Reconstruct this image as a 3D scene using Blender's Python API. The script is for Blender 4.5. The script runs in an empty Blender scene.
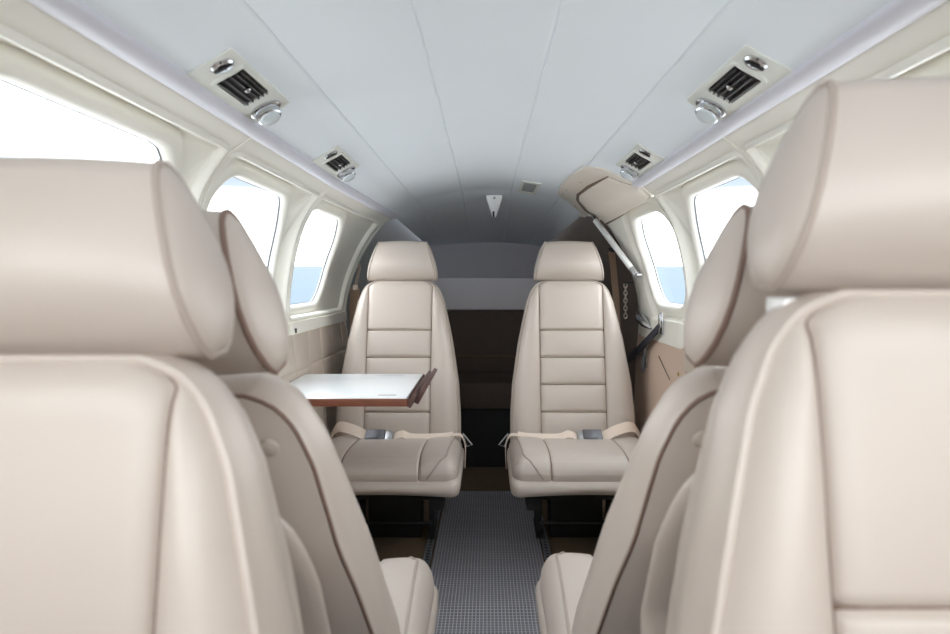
import bpy, bmesh, math, random
from mathutils import Vector, Matrix
from mathutils.bvhtree import BVHTree
random.seed(4)
SC = bpy.context.scene
COL = SC.collection
EYE=.95
PA=[(0,.425),(.112,.42),(.335,.388),(.42,.345),(.47,.318),(.50,.308),(.545,.281),(.60,.20),(.635,.08),(.652,-.05),(.652,-.165),(.64,-.30),(.625,-.6),(.57,-.95)]
PB=[(0,.42),(.112,.412),(.32,.370),(.38,.330),(.412,.302),(.44,.290),(.475,.262),(.535,.18),(.59,.075),(.632,-.05),(.645,-.165),(.63,-.30),(.615,-.6),(.56,-.95)]
PC=[(0,.25),(.1,.247),(.27,.235),(.33,.225),(.35,.22),(.38,.21),(.41,.19),(.46,.12),(.49,.04),(.50,-.05),(.50,-.165),(.49,-.3),(.47,-.6),(.42,-.95)]
SK=[0]
for i in range(1,len(PA)):
    SK.append(SK[-1]+math.dist(PA[i],PA[i-1]))
S0=SK[5]; SK=[s-S0 for s in SK]      # s = 0 at the lower edge of the cove
def lerp2(a,b,t): return (a[0]+(b[0]-a[0])*t, a[1]+(b[1]-a[1])*t)
def knots(Y):
    if Y<=2.1: return PA
    if Y<=2.95: return [lerp2(a,b,(Y-2.1)/.85) for a,b in zip(PA,PB)]
    t=min(1,(Y-2.95)/1.15); t=t**1.0
    return [lerp2(a,b,t) for a,b in zip(PB,PC)]
def s2u(s):
    if s<=SK[0]: return 0.
    for i in range(len(SK)-1):
        if s<=SK[i+1]: return i+(s-SK[i])/(SK[i+1]-SK[i])
    return len(SK)-1.
def cr(p0,p1,p2,p3,t):
    return .5*((2*p1)+(-p0+p2)*t+(2*p0-5*p1+4*p2-p3)*t*t+(-p0+3*p1-3*p2+p3)*t**3)
def pt2(u,Y):
    K=knots(Y); n=len(K); i=min(int(u),n-2); t=u-i
    g=lambda j:(K[j] if 0<=j<n else ((-K[1][0],K[1][1]) if j<0 else (2*K[-1][0]-K[-2][0],2*K[-1][1]-K[-2][1])))
    a,b,c,d=g(i-1),g(i),g(i+1),g(i+2)
    return cr(a[0],b[0],c[0],d[0],t),cr(a[1],b[1],c[1],d[1],t)
def P(side,s,Y,off=0.):
    """point on the cabin lining; side -1 left, +1 right; off>0 is away from the cabin"""
    u=s2u(s); x,z=pt2(u,Y)
    xa,za=pt2(max(0,u-.02),Y); xb,zb=pt2(min(13,u+.02),Y)
    dx,dz=xb-xa,zb-za; l=math.hypot(dx,dz) or 1
    nx,nz=-dz/l,dx/l
    return (side*(x+nx*off),Y,EYE+z+nz*off)
WORLD = 5.6
EXPOSURE = 0.0

# ------------------------------------------------------------------ materials
def hexlin(r, g, b):
    f = lambda c: (c/255/12.92) if c/255 <= .04045 else ((c/255+.055)/1.055)**2.4
    return (f(r), f(g), f(b), 1)
def mat(name, col, rough=.5, metal=0., bump=None, spec=.5, mottle=None, coat=0.):
    m = bpy.data.materials.new(name); m.use_nodes = True
    nt = m.node_tree; b = nt.nodes['Principled BSDF']
    b.inputs['Base Color'].default_value = col
    b.inputs['Roughness'].default_value = rough
    b.inputs['Metallic'].default_value = metal
    b.inputs['Specular IOR Level'].default_value = spec
    b.inputs['Coat Weight'].default_value = coat
    tc = nt.nodes.new('ShaderNodeTexCoord')
    if mottle:
        sc, amt = mottle
        n = nt.nodes.new('ShaderNodeTexNoise'); n.inputs['Scale'].default_value = sc; n.inputs['Detail'].default_value = 4
        nt.links.new(tc.outputs['Object'], n.inputs['Vector'])
        mx = nt.nodes.new('ShaderNodeMix'); mx.data_type = 'RGBA'
        mx.inputs['A'].default_value = tuple(c*(1-amt) for c in col[:3])+(1,)
        mx.inputs['B'].default_value = tuple(min(1, c*(1+amt)) for c in col[:3])+(1,)
        nt.links.new(n.outputs['Fac'], mx.inputs['Factor'])
        nt.links.new(mx.outputs['Result'], b.inputs['Base Color'])
    if bump:
        sc, st, dist = bump
        n = nt.nodes.new('ShaderNodeTexNoise'); n.inputs['Scale'].default_value = sc; n.inputs['Detail'].default_value = 3
        nt.links.new(tc.outputs['Object'], n.inputs['Vector'])
        bp = nt.nodes.new('ShaderNodeBump'); bp.inputs['Strength'].default_value = st; bp.inputs['Distance'].default_value = dist
        nt.links.new(n.outputs['Fac'], bp.inputs['Height']); nt.links.new(bp.outputs['Normal'], b.inputs['Normal'])
    return m
M = {}
M['leather'] = mat('leather', hexlin(194, 183, 173), .42, spec=.8, bump=(260, .12, .001), mottle=(7, .03))
M['leather_piping'] = mat('leather_piping', hexlin(172, 159, 149), .5)
M['shaded_piping'] = mat('shaded_piping', hexlin(128, 104, 92), .55)  # piping colour darkened for the shadow along the second seats' edges
M['thread'] = mat('seam_thread', hexlin(118, 96, 83), .7)
M['headliner'] = mat('headliner', hexlin(231, 238, 244), .7, bump=(40, .10, .002), mottle=(3, .02))
M['cove'] = mat('cove_moulding', hexlin(212, 212, 221), .5)
M['cream'] = mat('cream_plastic', hexlin(236, 234, 225), .4, bump=(300, .05, .001))
M['beige'] = mat('beige_liner', hexlin(224, 216, 205), .55, bump=(200, .1, .001))
M['white_plastic'] = mat('white_plastic', hexlin(236, 237, 236), .35)
M['gasket'] = mat('rubber_gasket', hexlin(92, 96, 102), .6)
M['quilt'] = mat('quilted_lining', hexlin(196, 183, 170), .55, bump=(220, .12, .001), mottle=(9, .04))
M['tan'] = mat('tan_lining', hexlin(202, 180, 163), .55, bump=(220, .12, .001))
M['tail'] = mat('tail_lining', hexlin(150, 150, 150), .8, mottle=(4, .05))
M['tail_brown'] = mat('tail_brown', hexlin(104, 92, 84), .8, mottle=(6, .1))
M['bulk'] = mat('bulkhead_panel', hexlin(205, 203, 210), .7, mottle=(3, .05))
M['bulk_light'] = mat('bulkhead_light_panel', hexlin(238, 236, 242), .7, mottle=(3, .05))
M['brown'] = mat('brown_carpet', hexlin(96, 78, 57), .95, bump=(500, .5, .004), mottle=(60, .25))
M['dark_brown'] = mat('dark_brown_trim', hexlin(74, 60, 52), .75, mottle=(20, .15))
M['black'] = mat('black_metal', hexlin(14, 14, 17), .6)
M['track'] = mat('track_metal', hexlin(150, 152, 158), .4, metal=.6)
M['chrome'] = mat('chrome', hexlin(205, 208, 212), .14, metal=1.)
M['satin'] = mat('satin_metal', hexlin(176, 176, 178), .35, metal=.9)
M['lens'] = mat('frosted_lens', hexlin(206, 214, 218), .2, coat=.5)
M['vent_dark'] = mat('vent_dark', hexlin(12, 10, 11), .5)
M['louvre'] = mat('louvre_plastic', hexlin(40, 36, 36), .4)
M['plate'] = mat('vent_plate', hexlin(224, 226, 220), .4)
M['buckle_metal'] = mat('buckle_metal', hexlin(112, 112, 116), .45, metal=.6)
M['webbing'] = mat('belt_webbing', hexlin(224, 208, 193), .8, bump=(900, .3, .001))
M['tan_web'] = mat('tan_webbing', hexlin(160, 134, 112), .8)
M['navy'] = mat('navy_strap', hexlin(34, 34, 46), .6)
M['laminate'] = mat('white_laminate', hexlin(240, 243, 245), .22)
M['placard'] = mat('grey_placard', hexlin(176, 178, 178), .5)
M['ground'] = None
def wood():
    m = mat('walnut_edge', hexlin(120, 70, 52), .35)
    nt = m.node_tree; b = nt.nodes['Principled BSDF']
    tc = nt.nodes.new('ShaderNodeTexCoord'); mp = nt.nodes.new('ShaderNodeMapping'); mp.inputs['Scale'].default_value = (6, 60, 60)
    w = nt.nodes.new('ShaderNodeTexNoise'); w.inputs['Scale'].default_value = 3; w.inputs['Detail'].default_value = 5
    r = nt.nodes.new('ShaderNodeValToRGB'); r.color_ramp.elements[0].color = hexlin(92, 50, 36); r.color_ramp.elements[1].color = hexlin(150, 92, 70)
    nt.links.new(tc.outputs['Object'], mp.inputs['Vector']); nt.links.new(mp.outputs['Vector'], w.inputs['Vector'])
    nt.links.new(w.outputs['Fac'], r.inputs['Fac']); nt.links.new(r.outputs['Color'], b.inputs['Base Color'])
    return m
M['wood'] = wood()
M['dark_wood'] = mat('dark_wood', hexlin(92, 66, 62), .4, mottle=(25, .2))
def runner_mat():
    m = mat('ribbed_runner', hexlin(110, 108, 112), .42)
    nt = m.node_tree; b = nt.nodes['Principled BSDF']
    tc = nt.nodes.new('ShaderNodeTexCoord')
    br = nt.nodes.new('ShaderNodeTexBrick'); br.offset = 0; br.inputs['Scale'].default_value = 1
    br.inputs['Brick Width'].default_value = .0105; br.inputs['Row Height'].default_value = .0145; br.inputs['Mortar Size'].default_value = .0017
    br.inputs['Color1'].default_value = hexlin(104, 103, 108); br.inputs['Color2'].default_value = hexlin(112, 110, 115); br.inputs['Mortar'].default_value = hexlin(176, 175, 182)
    br.inputs['Mortar Smooth'].default_value = .3
    bp = nt.nodes.new('ShaderNodeBump'); bp.inputs['Strength'].default_value = .4; bp.inputs['Distance'].default_value = .003
    nt.links.new(tc.outputs['Object'], br.inputs['Vector']); nt.links.new(br.outputs['Color'], b.inputs['Base Color'])
    nt.links.new(br.outputs['Fac'], bp.inputs['Height']); nt.links.new(bp.outputs['Normal'], b.inputs['Normal'])
    return m
M['runner'] = runner_mat()
def glass_mat():
    m = bpy.data.materials.new('acrylic_pane'); m.use_nodes = True; nt = m.node_tree; nt.nodes.clear()
    o = nt.nodes.new('ShaderNodeOutputMaterial'); t = nt.nodes.new('ShaderNodeBsdfTransparent'); g = nt.nodes.new('ShaderNodeBsdfGlossy')
    g.inputs['Roughness'].default_value = .05; t.inputs['Color'].default_value = (.97, .985, .99, 1)
    x = nt.nodes.new('ShaderNodeMixShader'); x.inputs['Fac'].default_value = .03
    nt.links.new(t.outputs[0], x.inputs[1]); nt.links.new(g.outputs[0], x.inputs[2])
    nt.links.new(x.outputs[0], o.inputs['Surface'])
    return m
M['glass'] = glass_mat()

# ------------------------------------------------------------------ mesh helpers
class MB:
    def __init__(s): s.v = []; s.f = []
    def add(s, v, f):
        b = len(s.v); s.v += [tuple(p) for p in v]; s.f += [tuple(b+i for i in q) for q in f]
    def box(s, lo, hi, mtx=None, bev=0):
        x0, y0, z0 = lo; x1, y1, z1 = hi
        v = [Vector(p) for p in ((x0,y0,z0),(x1,y0,z0),(x1,y1,z0),(x0,y1,z0),(x0,y0,z1),(x1,y0,z1),(x1,y1,z1),(x0,y1,z1))]
        f = [(0,3,2,1),(4,5,6,7),(0,1,5,4),(1,2,6,5),(2,3,7,6),(3,0,4,7)]
        if bev:
            bm = bmesh.new(); vs = [bm.verts.new(p) for p in v]; [bm.faces.new([vs[i] for i in q]) for q in f]
            bmesh.ops.bevel(bm, geom=bm.edges[:], offset=bev, segments=2, profile=.6, affect='EDGES')
            bm.verts.index_update(); v = [p.co.copy() for p in bm.verts]; f = [[p.index for p in q.verts] for q in bm.faces]; bm.free()
        if mtx is not None: v = [mtx @ p for p in v]
        s.add(v, f); return s
    def tube(s, path, r, n=8, closed=False, cap=True):
        P_ = [Vector(p) for p in path]; N = len(P_); rings = []; up = None
        for i in range(N):
            a = P_[(i-1) % N] if (closed or i) else P_[0]; b = P_[(i+1) % N] if (closed or i < N-1) else P_[-1]
            t = (b-a); t = t.normalized() if t.length > 1e-9 else Vector((0,0,1))
            if up is None: up = Vector((0,0,1)) if abs(t.z) < .9 else Vector((1,0,0))
            x = t.cross(up); x = x.normalized() if x.length > 1e-6 else t.orthogonal().normalized(); up = x.cross(t).normalized()
            rr = r[i] if isinstance(r, (list, tuple)) else r
            rings.append([P_[i]+x*rr*math.cos(k*math.tau/n)+up*rr*math.sin(k*math.tau/n) for k in range(n)])
        f = []
        for i in range(N if closed else N-1):
            for k in range(n): f.append((i*n+k, i*n+(k+1) % n, ((i+1) % N)*n+(k+1) % n, ((i+1) % N)*n+k))
        if cap and not closed: f += [tuple(range(n))[::-1], tuple((N-1)*n+k for k in range(n))]
        s.add([p for q in rings for p in q], f); return s
    def ribbon(s, path, w, width, th=.0022):
        w = Vector(w).normalized()*width/2; v = []; P_ = [Vector(p) for p in path]
        for i, p in enumerate(P_):
            t = (P_[min(i+1, len(P_)-1)]-P_[max(i-1, 0)]).normalized(); n = t.cross(w).normalized()*th/2
            v += [p-w-n, p+w-n, p+w+n, p-w+n]
        f = [(0,1,2,3)[::-1], tuple(4*(len(P_)-1)+k for k in range(4))]
        for i in range(len(P_)-1):
            for k in range(4): f.append((4*i+k, 4*i+(k+1) % 4, 4*i+4+(k+1) % 4, 4*i+4+k))
        s.add(v, f); return s
    def lathe(s, prof, origin, axis, n=24):
        a = Vector(axis).normalized(); x = a.orthogonal().normalized(); y = a.cross(x); o = Vector(origin); v = []
        for r, h in prof: v += [o+a*h+(x*math.cos(k*math.tau/n)+y*math.sin(k*math.tau/n))*max(r, 1e-5) for k in range(n)]
        f = []
        for i in range(len(prof)-1):
            for k in range(n): f.append((i*n+k, i*n+(k+1) % n, (i+1)*n+(k+1) % n, (i+1)*n+k))
        f += [tuple(range(n))[::-1], tuple((len(prof)-1)*n+k for k in range(n))]
        s.add(v, f); return s
    def grid(s, rows):
        n = len(rows[0]); f = []
        for i in range(len(rows)-1):
            for j in range(n-1): f.append((i*n+j, i*n+j+1, (i+1)*n+j+1, (i+1)*n+j))
        s.add([p for r in rows for p in r], f); return s
    def bridge(s, rings, closed=True):
        n = len(rings[0]); f = []
        for i in range(len(rings)-1):
            for j in range(n if closed else n-1): f.append((i*n+j, i*n+(j+1) % n, (i+1)*n+(j+1) % n, (i+1)*n+j))
        s.add([p for r in rings for p in r], f); return s
    def rbox(s, xs, ys, zs, r, deform=None):
        ax = [sorted(set(round(c, 5) for c in a)) for a in (xs, ys, zs)]; idx = {}; v = []; f = []
        n = [len(a)-1 for a in ax]; lo = [a[0] for a in ax]; hi = [a[-1] for a in ax]
        def vid(i, j, k):
            if (i, j, k) not in idx:
                p = Vector((ax[0][i], ax[1][j], ax[2][k]))
                c = Vector([min(max(p[q], lo[q]+r[q]), hi[q]-r[q]) for q in range(3)])
                d = Vector([(p[q]-c[q])/r[q] if r[q] else 0 for q in range(3)])
                if d.length > 1e-9: d = d.normalized(); p = c+Vector([d[q]*r[q] for q in range(3)])
                if deform: p = Vector(deform(p))
                idx[(i, j, k)] = len(v); v.append(p)
            return idx[(i, j, k)]
        for a, b, c in ((0,1,2),(1,2,0),(2,0,1)):
            for e in (0, n[c]):
                for i in range(n[a]):
                    for j in range(n[b]):
                        q = []
                        for di, dj in ((0,0),(1,0),(1,1),(0,1)):
                            t = [0,0,0]; t[a] = i+di; t[b] = j+dj; t[c] = e; q.append(vid(*t))
                        f.append(q if e else q[::-1])
        s.add(v, f); return s
    def mesh(s, name, material, sharp=38, fix=True):
        me = bpy.data.meshes.new(name); me.from_pydata(s.v, [], s.f); me.validate()
        if fix:
            bm = bmesh.new(); bm.from_mesh(me); bmesh.ops.recalc_face_normals(bm, faces=bm.faces[:]); bm.to_mesh(me); bm.free()
        me.materials.append(M[material] if isinstance(material, str) else material)
        me.polygons.foreach_set('use_smooth', [True]*len(me.polygons))
        me.set_sharp_from_angle(angle=math.radians(sharp)); me.update()
        return me
def islands(mb):
    par = list(range(len(mb.v)))
    def find(a):
        while par[a] != a: par[a] = par[par[a]]; a = par[a]
        return a
    for f in mb.f:
        for q in f[1:]:
            a, b = find(f[0]), find(q)
            if a != b: par[a] = b
    groups = {}
    for f in mb.f: groups.setdefault(find(f[0]), []).append(f)
    out = []
    for fs in groups.values():
        m = MB(); ids = {}
        for f in fs:
            for q in f:
                if q not in ids: ids[q] = len(m.v); m.v.append(mb.v[q])
            m.f.append(tuple(ids[q] for q in f))
        out.append(m)
    return out
def meshes(mb, name, material, sharp=38): return [m.mesh(name, material, sharp) for m in islands(mb)]
SPLIT = {'wood_edging', 'lip_strip', 'placard', 'pull_post', 'headrest_post', 'seat_belt', 'bracket_bar'}
def objs(name, datas, parent, loc=(0,0,0), rot=(0,0,0)):
    return [obj(name, d, None, parent, loc, rot) for d in datas]
def obj(name, data, material=None, parent=None, loc=(0,0,0), rot=(0,0,0), sharp=38):
    """data: an MB (built here) or a mesh; the object is linked and parented"""
    if isinstance(data, MB) and name in SPLIT:
        return [obj(name, m.mesh(name, material, sharp), None, parent, loc, rot) for m in islands(data)][0]
    if isinstance(data, MB): data = data.mesh(name, material, sharp)
    o = bpy.data.objects.new(name, data); COL.objects.link(o)
    o.parent = parent; o.location = loc; o.rotation_euler = rot
    return o
def wobj(name, mb, material, parent, sharp=38):
    """vertices given in world space, parent at a plain location"""
    t = world_loc(parent)
    mb.v = [tuple(Vector(p)-t) for p in mb.v]
    return obj(name, mb, material, parent, sharp=sharp)
def world_loc(o):
    t = Vector((0,0,0))
    while o is not None: t = t+Vector(o.location); o = o.parent
    return t
def tag(o, label, cat, group=None, kind=None):
    if label: o['label'] = label
    if cat: o['category'] = cat
    if group: o['group'] = group
    if kind: o['kind'] = kind
    return o
def empty(name, loc, rot=(0,0,0)):
    o = bpy.data.objects.new(name, None); o.empty_display_size = .05; COL.objects.link(o); o.location = loc; o.rotation_euler = rot
    return o
def frange(a, b, n): return [a+(b-a)*i/n for i in range(n+1)]
def interp(tab, x):
    if x <= tab[0][0]: return tab[0][1]
    for (a, p), (b, q) in zip(tab, tab[1:]):
        if x <= b: return p+(q-p)*(x-a)/(b-a)
    return tab[-1][1]
def spline(pts, n=6):
    P_ = [Vector(p) for p in pts]; out = []
    for i in range(len(P_)-1):
        a = P_[max(i-1, 0)]; b = P_[i]; c = P_[i+1]; d = P_[min(i+2, len(P_)-1)]
        for k in range(n):
            t = k/n; out.append(.5*((2*b)+(c-a)*t+(2*a-5*b+4*c-d)*t*t+(3*b-a-3*c+d)*t**3))
    return out+[P_[-1]]
def bump(d, w): return math.exp(-(d/w)**2)

# ------------------------------------------------------------------ cabin shell
def rr(s0, s1, y0, y1, r, m=9, k=6):
    """rounded rectangle in (s, Y); r one radius or four"""
    r = r if isinstance(r, (list, tuple)) else [r]*4
    cs = [(s0+r[0], y0+r[0], -math.pi/2, r[0]), (s0+r[1], y1-r[1], math.pi, r[1]), (s1-r[2], y1-r[2], math.pi/2, r[2]), (s1-r[3], y0+r[3], 0, r[3])]
    arcs = []
    for cs_, cy, a0, q in cs:
        arcs.append([(cs_+q*math.cos(a0-math.pi/2*i/k), cy+q*math.sin(a0-math.pi/2*i/k)) for i in range(k+1)])
    out = []
    for i in range(4):
        out += arcs[i]; a = arcs[i][-1]; b = arcs[(i+1) % 4][0]
        out += [(a[0]+(b[0]-a[0])*j/m, a[1]+(b[1]-a[1])*j/m) for j in range(1, m)]
    return out
def lift(side, ring, off): return [P(side, s, y, off) for s, y in ring]

# ceiling: one skin with stitched panel seams, then the dark tail behind it
def ceil_rows(ys, slist, seams, off=0.):
    rows = []
    for y in ys:
        row = []
        for sd, s in slist:
            g = off+sum(.0030*bump(s-q, .0018) for q in seams)
            row.append(P(sd, s, y, g))
        rows.append(row)
    return rows
SEAMS = (-.409, -.184)
def half_s(s0, s1, step=.02):
    ss = frange(s0, s1, max(2, int((s1-s0)/step)))
    for q in SEAMS:
        if s0 < q < s1: ss += [q+d for d in (-.006, -.0035, -.0015, 0, .0015, .0035, .006)]
    return sorted(ss)
hs = half_s(SK[0], -.036)
full = [(-1, s) for s in reversed(hs)]+[(1, s) for s in hs[1:]]
mb = MB(); mb.grid(ceil_rows(frange(-.55, 2.1, 18)+frange(2.18, 2.95, 8), full, SEAMS))
tag(obj('ceiling', mb, 'headliner', sharp=60), 'pale blue-white headliner of long stitched panels', 'ceiling', kind='structure')
mb = MB(); mb.grid(ceil_rows(frange(2.95, 4.1, 10), [(-1, s) for s in reversed(half_s(SK[0], -.02))]+[(1, s) for s in half_s(SK[0], -.02)[1:]], SEAMS, .001))
tag(obj('trim_1', mb, 'headliner', sharp=60), 'dark grey sloping ceiling of the tail bay', 'ceiling', kind='structure')
for sd, nm, lab in ((-1, 'trim_2', 'white cove moulding along the left edge of the headliner'), (1, 'trim_3', 'white cove moulding along the right edge of the headliner')):
    mb = MB(); rows = []
    for y in frange(-.55, 2.1, 16)+(frange(2.2, 2.95, 6) if sd < 0 else []):
        rows.append([P(sd, s, y, o) for s, o in ((-.042, .004), (-.040, -.004), (-.034, -.008), (-.024, -.0105), (-.014, -.0105), (-.005, -.008), (0, -.004), (.002, .004))])
    mb.grid(rows); tag(obj(nm, mb, 'cove', sharp=60), lab, 'moulding', kind='structure')
mb = MB(); mb.grid([[P(1, s, y, o) for s, o in ((-.042, .004), (-.02, .0), (.002, .004))] for y in frange(2.1, 2.95, 8)])
tag(obj('trim_4', mb, 'cream', sharp=60), 'cream strip above the right rear doorway', 'moulding', kind='structure')

# window panels with a dished surround, rubber gasket and acrylic pane
def window(n, sd, py0, py1, gy0, gy1, dish, smax, lab, s_top=.002, recess=True):
    g0, g1 = .116, .438
    rad = [.085, .125, .10, .08]
    lip = rr(dish[0], dish[1], dish[2], dish[3], [.02, .012, .03, .03])
    win = lambda d: rr(g0-d, g1+d, gy0-d, gy1+d, [q+d*.8 for q in rad])
    rings = [lift(sd, rr(s_top, smax, py0, py1, .0005), .012), lift(sd, rr(s_top+.0015, smax-.0015, py0+.0015, py1-.0015, .0005), .001),
             lift(sd, rr(s_top+.004, smax-.004, py0+.004, py1-.004, .001), 0.)]
    if recess:
        big = lambda d: [(s, y) for s, y in rr(dish[0]-d, dish[1]+d, dish[2]-d, dish[3]+d, [.02+d, .012+d, .03+d, .03+d])]
        rings += [lift(sd, big(.010), 0.), lift(sd, big(.006), -.005), lift(sd, big(.001), -.006), lift(sd, big(-.003), -.003), lift(sd, big(-.005), .004), lift(sd, big(-.008), .012)]
    else:
        rings += [lift(sd, win(.062), 0.), lift(sd, win(.055), .003)]
    q = 0 if recess else -.016
    rings += [lift(sd, win(.044), .036+q), lift(sd, win(.036), .031+q), lift(sd, win(.028), .026+q), lift(sd, win(.014), .025+q), lift(sd, win(.006), .030+q), lift(sd, win(.001), .040+q), lift(sd, win(0), .048)]
    mb = MB(); mb.bridge(rings)
    o = tag(obj('window_%d' % n, mb, 'cream', sharp=50), lab, 'window', kind='structure')
    k = MB(); path = lift(sd, win(.001), .043)
    k.tube(path, .0027, 6, closed=True); obj('gasket', k, 'gasket', o)
    k = MB(); ring = lift(sd, win(.004), .047); c = P(sd, (g0+g1)/2, (gy0+gy1)/2, .047)
    mid = [[Vector(c).lerp(Vector(p), t) for p in ring] for t in (1, .5)]
    mb2 = MB(); rows = []
    for t in (1., .66, .33, .02):
        rows.append([P(sd, (g0+g1)/2+(s-(g0+g1)/2)*t, (gy0+gy1)/2+(y-(gy0+gy1)/2)*t, .047) for s, y in win(.004)])
    mb2.bridge(rows); mb2.f.append(tuple(len(mb2.v)-len(ring)+i for i in range(len(ring))))
    obj('pane', mb2, 'glass', o, sharp=180)
    return o
LW = ['front left cabin window above the nearest left headrest', 'middle left cabin window behind the second left headrest', 'rear left cabin window beside the folding table']
RW = ['front right cabin window mostly hidden by the nearest right headrest', 'middle right cabin window behind the second right headrest', 'rear right window in the raised-handle door']
wins = {}
k = 1
for sd, labs in ((-1, LW), (1, RW)):
    for i in range(3):
        base = .727*i
        py0, py1 = (.66+base, 1.385+base) if i < 2 else (2.112, 2.95)
        if i == 0: py0 = .64
        gy0, gy1 = (.74, 1.315) if i == 0 else ((1.50, 2.03) if i == 1 else (2.185, 2.625))
        dish = (.056, .487, py0+.025, py1-.02) if i < 2 else (.058, .480, 2.135, 2.875)
        if i == 1: dish = (.056, .487, 1.408, 2.098)
        if sd < 0 or i < 2: wins[k] = window(k, sd, py0, py1, gy0, gy1, dish, .537, labs[i])
        else: wins[k] = window(k, sd, 2.112, 2.765, 2.165, 2.565, dish, .60, labs[i], s_top=.052, recess=False)
        k += 1
# sill ledges under the recesses
def patch(sd, ring, o0, o1, mb=None, inset=.004):
    """a padded plate following the lining: outline in (s, Y), back at o0, face at o1"""
    mb = mb or MB(); n = len(ring)
    cs = sum(s for s, y in ring)/n; cy = sum(y for s, y in ring)/n
    def sc(d):
        out = []
        for s, y in ring:
            l = math.hypot(s-cs, y-cy); out.append((s-(s-cs)/l*d, y-(y-cy)/l*d))
        return out
    rings = [lift(sd, ring, o0), lift(sd, ring, o1+(.5*inset if o1 < o0 else -.5*inset)), lift(sd, sc(inset), o1)]
    b = sc(inset)
    for t in (.75, .5, .25, .02): rings.append([P(sd, cs+(s-cs)*t, cy+(y-cy)*t, o1) for s, y in b])
    mb.bridge(rings); m = len(mb.v); mb.f.append(tuple(m-n+i for i in range(n))); return mb
def dens(poly, n=8):
    out = []
    for (a, b), (c, d) in zip(poly, poly[1:]+poly[:1]): out += [(a+(c-a)*i/n, b+(d-b)*i/n) for i in range(n)]
    return out
for wn, sd, y0, y1 in ((1, -1, .65, 1.37), (2, -1, 1.40, 2.10), (3, -1, 2.13, 2.94), (4, 1, .65, 1.37), (5, 1, 1.40, 2.10)):
    obj('sill', patch(sd, rr(.491, .533, y0, y1, .006), .006, -.012), 'cream', wins[wn])
k = MB(); c = P(-1, .520, 2.172, -.0125); k.box((-.002, -.006, -.008), (.002, .006, .008), Matrix.Translation(c)); obj('sill_clip', k, 'black', wins[3])
for y in (2.16, 2.88):
    k = MB(); k.lathe([(.0035, 0), (.0035, .002), (.001, .003)], P(-1, .515, y, -.0115), (1, 0, 0), 10); obj('screw', k, 'satin', wins[3])

# lower walls: quilted lining with stitched joints
def lower(sd, s0, s1, y0, y1, hl, vl):
    ss = sorted(set([round(q, 4) for q in frange(s0, s1, 16)+[h+d for h in hl for d in (-.008, -.004, -.0015, 0, .0015, .004, .008)] if s0 <= q <= s1]))
    ys = sorted(set([round(q, 4) for q in frange(y0, y1, 20)+[v_+d for v_ in vl for d in (-.008, -.004, -.0015, 0, .0015, .004, .008)] if y0 <= q <= y1]))
    mb = MB(); rows = []
    for s in ss:
        rows.append([P(sd, s, y, .006*max([bump(s-h, .003) for h in hl]+[bump(y-q, .003) for q in vl]+[0])-.003) for y in ys])
    return mb.grid(rows)
tag(obj('wall_left', lower(-1, .533, 1.31, .1, 2.95, (.655, .83), [.3+.17*i for i in range(16)]), 'quilt', sharp=60), 'beige quilted lower lining under the left windows', 'wall', kind='structure')
tag(obj('wall_right', lower(1, .533, 1.31, .1, 2.12, (.655, .83), [.3+.17*i for i in range(11)]), 'quilt', sharp=60), 'beige quilted lower lining under the right windows', 'wall', kind='structure')
for sd, nm in ((-1, 'left'), (1, 'right')):
    mb = MB(); mb.grid([[P(sd, s, y, 0) for y in frange(.1, .66, 5)] for s in frange(.0, .537, 14)])
    tag(obj('wall_front_'+nm, mb, 'cream', sharp=60), 'cream side panel ahead of the front %s window' % nm, 'wall', kind='structure')
    y0 = 2.95 if sd < 0 else 2.765
    mb = MB(); mb.grid([[P(sd, s, y, .03 if sd < 0 else .02) for y in [y0]+frange(y0+.05, 4.1, 10)] for s in frange(-.06, 1.31, 36)])
    tag(obj('wall_tail_'+nm, mb, 'tail' if sd < 0 else 'tail_brown', sharp=60), ('grey lining of the tail bay behind the left rear seat' if sd < 0 else 'dark brown frame lining behind the right rear door'), 'wall', kind='structure')
mb = MB(); mb.bridge([[P(-1, s, 2.95, o) for s in frange(-.04, 1.3, 40)] for o in (-.004, .04)], closed=False)
rows = [[P(-1, s, y, o) for s in frange(-.002, .56, 24)] for y, o in ((2.925, .0), (2.93, -.005), (2.948, -.005), (2.953, .0), (2.953, .04))]
mb.grid(rows); tag(obj('trim_5', mb, 'cream', sharp=50), 'cream arch edging at the end of the left wall', 'edging', kind='structure')

# rear bulkhead
mb = MB(); ys = 4.1
half = [P(1, s, ys, .03) for s in frange(SK[0], 1.31, 40)]
pts = half+[(-x, y, z) for x, y, z in reversed(half)]
mb.add(pts, [tuple(range(len(pts)))]); tag(obj('wall_back', mb, 'bulk'), 'dark grey bulkhead closing the tail bay', 'wall', kind='structure')
b = tag(empty('baggage_shelf', (0, 3.85, 0)), 'pale grey shelf front across the tail above the brown bench', 'shelf')
k = MB(); k.box((-.47, 3.84, .77), (.47, 3.86, .972), bev=.003); wobj('front_panel', k, 'bulk_light', b)
k = MB(); k.box((-.47, 3.86, .955), (.47, 4.09, .97)); wobj('shelf_top', k, 'bulk', b)
b = tag(empty('rear_bench', (0, 3.6, 0)), 'dark brown padded bench in the tail behind the aisle', 'bench')
k = MB(); k.box((-.455, 3.66, .0), (.455, 3.80, .79), bev=.02); wobj('backrest', k, 'dark_brown', b)
k = MB(); k.box((-.45, 3.30, .30), (.45, 3.655, .44), bev=.03); wobj('seat', k, 'dark_brown', b)
k = MB(); k.box((-.44, 3.34, .0), (.44, 3.64, .297)); wobj('base', k, 'black', b)
k = MB(); k.tube([(-.44, 3.655, .53), (.44, 3.655, .53)], .006); wobj('seam_bead', k, 'brown', b)

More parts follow.
